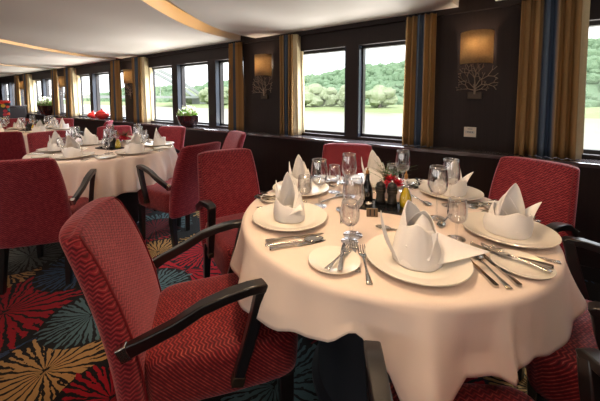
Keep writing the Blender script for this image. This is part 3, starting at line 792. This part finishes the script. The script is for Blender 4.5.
# ------------------------------------------------------------------ wall lamps, switches, curtains
PIERS = [.22, 2.53, 5.86, 9.12, 12.4]
def branch(mb, p, d, L, r, depth, rr):
    p = Vector(p); d = Vector(d).normalized(); pts = [p]; q = p
    for i in range(3):
        d = (d+Vector((rr.uniform(-.12, .08), rr.uniform(-.22, .22), rr.uniform(-.08, .16)))).normalized()
        q = q+d*L/3; q = Vector((min(q.x, -.012), q.y, q.z)); pts.append(q)
    mb.tube(pts, [r, r*.92, r*.84, r*.74], 6)
    if depth == 0: mb.ball(q, r*1.7, seg=6, ring=4); return
    for s in (-1, 1):
        a = s*rr.uniform(.35, .75); nd = Vector((d.x+rr.uniform(-.2, .1), d.y*cos(a)+d.z*sin(a), d.z*cos(a)-d.y*sin(a)))
        branch(mb, q, nd, L*rr.uniform(.66, .86), r*.8, depth-1, rr)
def make_sconce():
    t = thing('wall_lamp', '', 'wall lamp', group='wall lamps between the windows')
    m = MB(); rad = .118
    m.grid(lambda u, v: (-.012-rad*1.0*sin(pi*u), rad*cos(pi*u), .0+.262*v), 32, 4, uv=False)
    sh = m.build('lamp_shade', M['shade'], t, angle=180, solid=.002)
    for z in (0, .262):
        r_ = MB(); r_.tube([(-.012-rad*sin(pi*u/24), rad*cos(pi*u/24), z) for u in range(25)], .0025, 5); r_.build('shade_ring', M['plate_metal'], sh)
    m = MB(); m.box(-.012, -.002, -.05, .05, .02, .24); m.build('back_plate', M['plate_metal'], t, bevel=.002)
    m = MB(); m.tube([(-.01, 0, .10), (-.055, 0, .10), (-.055, 0, .115)], .008, 8); m.build('lamp_holder', M['plate_metal'], t)
    m = MB(); m.ball((-.055, 0, .12), .016, (1, 1, 1.3), 12, 8); m.build('bulb', M['bulb'], t)
    b = MB(); rr = random.Random(11)
    b.tube([(-.02, 0, -.245), (-.024, 0, -.2), (-.028, .004, -.16)], [.009, .008, .008], 8)
    for a, L, z in ((-86, .05, -.215), (-58, .062, -.205), (-30, .072, -.19), (-6, .078, -.175), (18, .075, -.185), (46, .066, -.2), (78, .052, -.212)):
        branch(b, (-.026, .0, z), (-.2, sin(R(a)), cos(R(a))), L, .0042, 3, rr)
    b.build('twig_ornament', M['antler'], t)
    m = MB(); m.box(-.02, -.002, -.052, .052, -.285, -.225); m.build('ornament_plate', M['plate_metal'], t, bevel=.003)
    return Proto(t)
SCONCE = make_sconce()
LL = ['golden half round wall lamp with twig ornament, largest, at right', 'golden half round wall lamp, second from the right, above the left rear chair', 'golden half round wall lamp beyond the three window bay, third from right', 'small distant golden wall lamp, fourth from right, beside the dark planters', 'farthest and smallest golden wall lamp at the left edge']
for k, y in enumerate(PIERS):
    SCONCE.put((XW-.0005, y, 1.51), 0, LL[k])
    L = bpy.data.lights.new('lamp_glow', 'POINT'); L.energy = 2.4; L.color = (1, .84, .64); L.shadow_soft_size = .03
    o = bpy.data.objects.new('lamp_glow', L); C.objects.link(o); o.location = (XW-.075, y, 1.66)
def make_switch():
    t = thing('wall_switch', '', 'switch', group='wall switches')
    m = MB(); m.box(-.008, -.001, -.045, .045, -.042, .042); m.build('plate', M['outlet'], t, bevel=.002)
    m = MB(); m.box(-.011, -.008, -.034, .034, -.012, .008); m.build('rocker', simple('grey rocker', lin(200, 196, 190), .3), t, bevel=.001)
    m = MB()
    for z, x0, x1, h in ((.026, -.018, .018, .005), (.0, -.022, -.013, .009), (.0, -.006, .004, .009), (.0, .010, .019, .009)):
        m.box(-.0116, -.0075, x0, x1, z-h/2, z+h/2)
    m.build('print', simple('grey switch print', lin(96, 92, 96), .5), t, smooth=False)
    return Proto(t)
SW = make_switch()
SW.put((XW, .244, .947), 0, 'cream wall switch below the largest wall lamp'); SW.put((XW, 9.1, .93), 0, 'small cream wall switch below the fourth wall lamp')

def curtain(yp, yw, daylit_flank, label, pleats):
    o = MB(); x0 = 2.805; n = pleats*10; wid = yw-yp
    def fn(u, v):
        g = 1-.08*sin(pi*v)*0
        amp = .026+.012*(1-v)
        # folds bunch a little toward the hem
        y = yp+wid*u*(1+.04*(1-v))+.012*sin(2*pi*pleats*u*2+1)*(.4)
        return (x0+amp*sin(2*pi*pleats*u)+.006*sin(5*u+3*v), y, ZL+.004+(1.95-ZL)*v)
    o.grid(fn, n, 14)
    c = o.build('curtain', M['curtain'], angle=180, solid=.004); tag(c, label, 'curtain', 'gold and blue striped curtains')
    if daylit_flank:  # edge curling to the window, coloured cream as if lit by daylight
        s = 1 if wid > 0 else -1; l = MB()
        def fl(u, v): return (x0-.015+.17*u*(1)+.014*sin(2*pi*2*u+v), yw+s*(.035*sin(pi*u)+.05*u*.4+.012*sin(9*u)+.03*(1-v)*u), ZL+.004+(1.95-ZL)*v*(1-.0*u))
        l.grid(fl, 20, 14); l.build('daylit_flank', M['daylit_flank'], c, angle=180, solid=.003)
CD = [(-.07,-.40,True,'gold curtain with blue centre stripe beside the rightmost window',6),
      (.515,.765,False,'gold and blue curtain left of the largest wall lamp',5),
      (2.215,2.02,True,'gold and blue curtain with cream daylit flank right of the second wall lamp',5),
      (2.845,3.07,False,'gold and blue curtain left of the second wall lamp',5),
      (5.62,5.28,True,'gold curtain with wide cream daylit flank right of the third wall lamp',5),
      (6.12,6.42,False,'narrow gold curtain left of the third wall lamp',5),
      (8.84,8.45,True,'gold curtain with cream daylit flank right of the fourth wall lamp',5),
      (9.4,9.7,False,'dim gold curtain left of the fourth wall lamp',5),
      (12.1,11.7,True,'gold curtain with cream daylit flank right of the farthest wall lamp',5),
      (12.68,13.0,False,'farthest gold curtain at the left edge',5)]
for c in CD: curtain(*c)

# ------------------------------------------------------------------ ledge: planters and ornaments
def make_planter():
    t = thing('planter_bowl', '', 'planter', group='planters on the window ledge')
    m = MB(); m.lathe([(.10, 0), (.115, .004), (.15, .05), (.18, .11), (.198, .165), (.205, .18), (.20, .185), (.19, .178), (.17, .15), (.02, .145)], 40, caps=(True, True)); m.build('bowl', M['bowl'], t)
    m = MB(); rr = random.Random(5)
    for k in range(150):
        a = rr.uniform(0, 2*pi); r = .19*math.sqrt(rr.random()); z = .15+rr.uniform(0, .1)*(1.1-r/.25)
        d = Vector((cos(a)*r*2.2+rr.uniform(-.3, .3), sin(a)*r*2.2+rr.uniform(-.3, .3), rr.uniform(.2, .9))).normalized(); s = d.cross(Vector((0, 0, 1))).normalized(); L = rr.uniform(.045, .085)
        p = Vector((r*cos(a), r*sin(a), z)); m.add([p, p+d*L*.5+s*L*.27, p+d*L, p+d*L*.5-s*L*.27], [(0,1,2,3)])
    m.build('foliage', M['leaf_light'], t, smooth=False)
    b = MB()
    for k in range(60):
        a = rr.uniform(0, 2*pi); r = .2*math.sqrt(rr.random()); z = .235+.08*(1-(r/.2)**2)+rr.uniform(-.03, .02)
        b.ball((r*cos(a), r*sin(a), z), rr.uniform(.014, .024), (1, 1, .75), 7, 5, .22)
    b.build('blossoms', M['blossom'], t)
    return Proto(t)
PL = make_planter()
p = PL.put((2.80, 3.99, ZL), .3, 'maroon pottery bowl of white blossoms on ledge by the middle windows'); p.scale = (.72, .92, .95)
p = PL.put((2.80, 10.35, ZL), 0, 'large dark bowl of pale green plants on the far window ledge, left one'); p.scale = (.78, 1.3, 1.4)
p = PL.put((2.735, 9.84, ZL), 0, 'smaller dark bowl of plants beside the large far bowl, right one'); p.scale = (.76, 1.1, 1.35)
def make_pot():
    t = thing('lidded_pot', '', 'pot', group='red pots on the window ledge')
    m = MB(); m.lathe([(.05, 0), (.055, .006), (.085, .02), (.11, .05), (.113, .065), (.1, .09), (.09, .097)], 32); m.build('pot', M['bowl_red'], t)
    m = MB(); m.lathe([(.094, .097), (.092, .103), (.06, .125), (.02, .135), (.012, .14), (.016, .152), (.01, .16), (.002, .162)], 32); m.build('lid', M['bowl_red'], t)
    return Proto(t)
PT = make_pot()
p = PT.put((2.84, 7.45, ZL), 0, 'small glossy red lidded pot on window ledge, left one'); p.scale = (.95, 1.0, 1.0)
p = PT.put((2.83, 6.98, ZL), .5, 'larger glossy red lidded pot on window ledge, right one'); p.scale = (1.0, 1.25, 1.4)

# ------------------------------------------------------------------ floral bench at the far end
def floral():
    t = NT('dark floral weave'); P = t.coord()
    vo = t.n('ShaderNodeTexVoronoi', {'Vector': P, 'Scale': 9.0, 'Randomness': .6})
    c = t.ramp(t.n('ShaderNodeSeparateColor', {0: vo.outputs['Color']}).outputs[0], [(0, lin(190, 60, 30)), (.3, lin(196, 150, 40)), (.55, lin(60, 110, 110)), (.75, lin(150, 30, 40))], 'CONSTANT')
    t.bsdf(t.mix(t.math('LESS_THAN', vo.outputs['Distance'], .40), lin(34, 28, 30), c), .8); return t.m
b = thing('banquette', 'high backed banquette with floral panel and red top at the far left', 'bench', (1.62, 11.0, 0), 0)
m = MB(); m.box(-.8, .6, -.06, .06, .05, 1.10); m.build('backrest', floral(), b, bevel=.01)
m = MB(); m.box(-.82, .62, -.08, .08, 1.10, 1.18); m.build('top_roll', simple('scarlet vinyl', lin(206, 44, 36), .4), b, bevel=.03)
m = MB(); m.box(-.8, .6, .06, .6, .05, .45); m.build('seat', simple('scarlet seat vinyl', lin(176, 34, 32), .45), b, bevel=.03)
b = thing('side_cabinet', 'low black cabinet between the floral banquette and the window wall', 'cabinet', (2.42, 11.6, 0), 0)
m = MB(); m.box(-.24, .24, -.2, .2, .05, 1.0); m.build('carcass', M['wall'], b, bevel=.006)
m = MB(); m.box(-.26, .26, -.22, .22, 1.0, 1.03); m.build('top', M['ledge'], b, bevel=.004)
m = MB(); m.box(-.22, .22, -.215, -.2, .1, .97); dr = m.build('door', M['frame'], b, bevel=.003)
m = MB(); m.tube([(.17, -.235, .5), (.17, -.235, .65)], .006, 8); m.build('handle', M['steel'], dr)


# ------------------------------------------------------------------ outside: river, far bank, wooded hill, bridge
def water():
    t = NT('pale river water'); P = t.coord(); x, y, z = t.sep(P)
    v = t.n('ShaderNodeCombineXYZ', {0: t.math('MULTIPLY', x, .22), 1: t.math('MULTIPLY', y, .04), 2: 0.0}).outputs[0]
    n = t.noise(1.5, v, 5); 
    t.bsdf(t.mix(n, lin(146, 142, 120), lin(186, 182, 166)), .35, 0, t.bump(n, .3, .1)); return t.m
m = MB(); m.box(3.6, 64, -140, 320, -2.2, -1.75); o = m.build('river', water(), smooth=False); tag(o, 'pale wide river outside the windows', 'river', kind='stuff')
def bank(): 
    t = NT('grassy bank'); n = t.noise(.15, t.coord(), 5); t.bsdf(t.mix(n, lin(126, 148, 92), lin(164, 172, 128)), .9); return t.m
m = MB()
def bankf(u, v):
    y = -140+460*u; x = 60+90*v
    return (x, y, -1.9+min(1, v*10)*1.0+max(0, v-.12)*1.0+.2*sin(y*.3)*v)
m.grid(bankf, 60, 16, uv=False); o = m.build('riverbank', bank()); struct(o)
def hillh(x, y):
    q = max(0, min(1, (x-88)/45)); q = q*q*(3-2*q)
    top = 19-.055*(y+20) if y > -20 else 19
    top = max(top, 8.0)
    return -1.2+(top+1.0+1.6*sin(y*.055+1)+1.0*sin(y*.13))*q
def tree_mat(name, a, b, sc):
    t = NT(name); n = t.noise(sc, t.coord(), 5, rough=.7)
    t.bsdf(t.mix(n, a, b), .9, 0, t.bump(n, 1.0, .6)); return t.m
FOR = tree_mat('hazy forest canopy', lin(76, 112, 80), lin(150, 172, 138), 1.1)
BUSH = tree_mat('pale willow bush', lin(122, 142, 98), lin(186, 192, 164), 1.6)
TRUNK = simple('grey bark', lin(110, 100, 90), .9)
m = MB(); m.grid(lambda u, v: (86+80*v, -140+460*u, hillh(86+80*v, -140+460*u)), 90, 20, uv=False); o = m.build('hillside', FOR); struct(o)
m = MB(); rr = random.Random(21)
for k in range(2600):
    y = -70+330*rr.random(); x = 86+52*rr.random()**.8; r = rr.uniform(1.0, 2.2)
    m.ball((x, y, hillh(x, y)+r*.25), r, (1, 1, rr.uniform(.8, 1.15)), 8, 6, .16)
o = m.build('forest', FOR); tag(o, 'dense wooded hillside across the river', 'forest', kind='stuff')
def make_bush(seed):
    t = thing('willow_bush', '', 'bush', group='bushes on the far bank'); rr = random.Random(seed); m = MB()
    for k in range(16):
        a = rr.uniform(0, 6.28); d = rr.uniform(0, 1.5); h = rr.uniform(.8, 3.0)*(1-.22*d); m.ball((d*cos(a), d*sin(a), h), rr.uniform(.65, 1.15), (1, 1, .9), 9, 6, .2)
    m.build('crown', BUSH, t)
    m = MB(); m.tube([(0, 0, -.3), (.05, 0, .6), (.1, .05, 1.4)], [.18, .15, .1], 7); m.build('trunk', TRUNK, t); return Proto(t)
BU = [make_bush(1), make_bush(2), make_bush(3)]
spots = [(70, 25, 1.2), (70, 33, 1.35), (72, 39.5, 1.1), (71, 44, 1.4), (70, 49.5, 1.1), (73, 56, 1.3), (72, 63, .95), (72, 71, 1.2), (70, 80, 1.3), (73, 92, 1.4), (74, 108, 1.5), (72, -27, .7), (70, -22, .55), (74, -18, .8), (76, -33, 1.1), (74, -40, .9), (75, 17, 1.0), (78, 8, 1.1)]
for k, (x, y, s) in enumerate(spots):
    b = BU[k % 3].put((x, y, -.95), k*1.3, 'pale leafy bush on the far river bank outside the window'); b.scale = (s*1.5, s*1.7, s*1.35)
BR = simple('pale concrete bridge', lin(176, 180, 180), .8)
b = thing('arch_bridge', 'pale arched bridge over the river outside the three left windows', 'bridge', (0, 100, 0))
m = MB(); m.box(-40, 110, -3, 3, 1.3, 2.1); m.build('deck', BR, b, smooth=False)
for s in (-2.6, 2.6):
    m = MB(); m.sweep([(30+45*q, s, 2+14*(1-q*q)) for q in [i/12-1 for i in range(25)]], .7, 1.0, side=(0, 1, 0)); m.build('arch', BR, b)
for q in range(-5, 6):
    x = 30+45*q/6.5; m = MB(); m.tube([(x, -2.6, 2), (x, -2.6, 2+14*(1-(q/6.5)**2))], .12, 6); m.build('hanger', BR, b)
for x in (-15, 75): m = MB(); m.box(x-1.2, x+1.2, -2.5, 2.5, -2.5, 1.3); m.build('pier', BR, b, smooth=False)


# ------------------------------------------------------------------ camera and lights
cam = bpy.data.cameras.new('camera'); co = bpy.data.objects.new('camera', cam); C.objects.link(co); SC.camera = co
cam.sensor_width = 36; cam.lens = 18.0; cam.shift_y = -.135; cam.clip_start = .03; cam.clip_end = 800
co.location = (0, 0, 1.23); co.rotation_euler = (pi/2-.07, 0, -math.atan2(.824, .566))
def area(name, loc, target, sx, sy, power, col):
    L = bpy.data.lights.new(name, 'AREA'); L.shape = 'RECTANGLE'; L.size = sx; L.size_y = sy; L.energy = power; L.color = col
    o = bpy.data.objects.new(name, L); C.objects.link(o); o.location = loc
    o.rotation_euler = (Vector(target)-Vector(loc)).to_track_quat('-Z', 'Y').to_euler(); return o
def spot(name, loc, target, power, col, ang, blend=.6, size=.11):
    L = bpy.data.lights.new(name, 'SPOT'); L.energy = power; L.color = col; L.spot_size = R(ang); L.spot_blend = blend; L.shadow_soft_size = size
    o = bpy.data.objects.new(name, L); C.objects.link(o); o.location = loc
    o.rotation_euler = (Vector(target)-Vector(loc)).to_track_quat('-Z', 'Y').to_euler(); return o
WARM = (1, .70, .43)

WORLD = 2.15
L = bpy.data.lights.new('sun', 'SUN'); L.energy = 1.7; L.angle = .1; L.color = (1, .96, .88); o = bpy.data.objects.new('sun', L); C.objects.link(o); o.rotation_euler = Vector((1, .35, -.9)).to_track_quat('-Z', 'Y').to_euler()
# daylight falling in from the high sky outside each bay
for y, s in ((-1.1, 1.6), (1.36, 1.5), (4.12, 2.5), (7.45, 2.5), (10.7, 2.5)):
    area('sky_light', (4.6, y, 3.6), (1.5, y, .6), s, 1.6, 260*s, (.86, .93, 1))
# added lamps low outside brighten the ceiling, standing in for river bounce
for y, s in ((-1.1, 1.6), (1.36, 1.5), (4.12, 2.5), (7.45, 2.5), (10.7, 2.5)):
    area('uplight_fill', (4.7, y, .0), (1.2, y, 1.9), s, 1.4, 50*s, (1, .96, .9))
# added fill lamps along the windowless opposite wall, lifting ceiling and room
for y in (-1, 3, 7, 11):
    area('side_fill', (-5.9, y, 1.3), (0, y, 1.7), 2.6, 1.0, 24, (1, .93, .86))
# warm downlights, and two fills added from the front
spot('downlight_or_fill', (.85, .55, 1.97), (1.15, .40, .75), 44, WARM, 100)
spot('downlight_or_fill', (-.1, .5, 1.97), (.8, .5, .6), 18, WARM, 95)
spot('downlight_or_fill', (.7, 2.7, 1.97), (1.1, 3.0, .75), 30, (1, .82, .66), 110)
spot('downlight_or_fill', (-.1, 1.3, 1.97), (1.1, 2.95, .8), 20, (1, .9, .82), 58, .5)  # fill spot added to brighten the middle table from the front
spot('downlight_or_fill', (-.05, -.55, 1.97), (1.1, .36, .8), 20, (1, .86, .74), 56, .5)  # narrow fill spot added to light the napkin fronts
spot('downlight_or_fill', (.6, 5.2, 1.97), (1.2, 5.6, .75), 24, WARM, 110)
area('room_fill', (-1.6, -1.2, 1.96), (0.8, .8, .4), 2.0, 2.0, 10, (1, .91, .83))  # unseen soft fill added behind the camera, not a ceiling fixture
w = bpy.data.worlds.new('sky'); SC.world = w; w.use_nodes = True; t = w.node_tree; t.nodes.clear()
ou = t.nodes.new('ShaderNodeOutputWorld'); bg = t.nodes.new('ShaderNodeBackground'); t.links.new(bg.outputs[0], ou.inputs[0])
bg.inputs[0].default_value = (.93, .97, 1, 1); bg.inputs[1].default_value = WORLD
SC.view_settings.view_transform = 'Standard'; SC.view_settings.look = 'None'; SC.view_settings.exposure = .36; SC.view_settings.gamma = 1
SC.cycles.use_denoising = True; SC.cycles.max_bounces = 8; SC.cycles.transparent_max_bounces = 16; SC.cycles.caustics_reflective = False; SC.cycles.caustics_refractive = False
SC.cycles.sample_clamp_indirect = 4
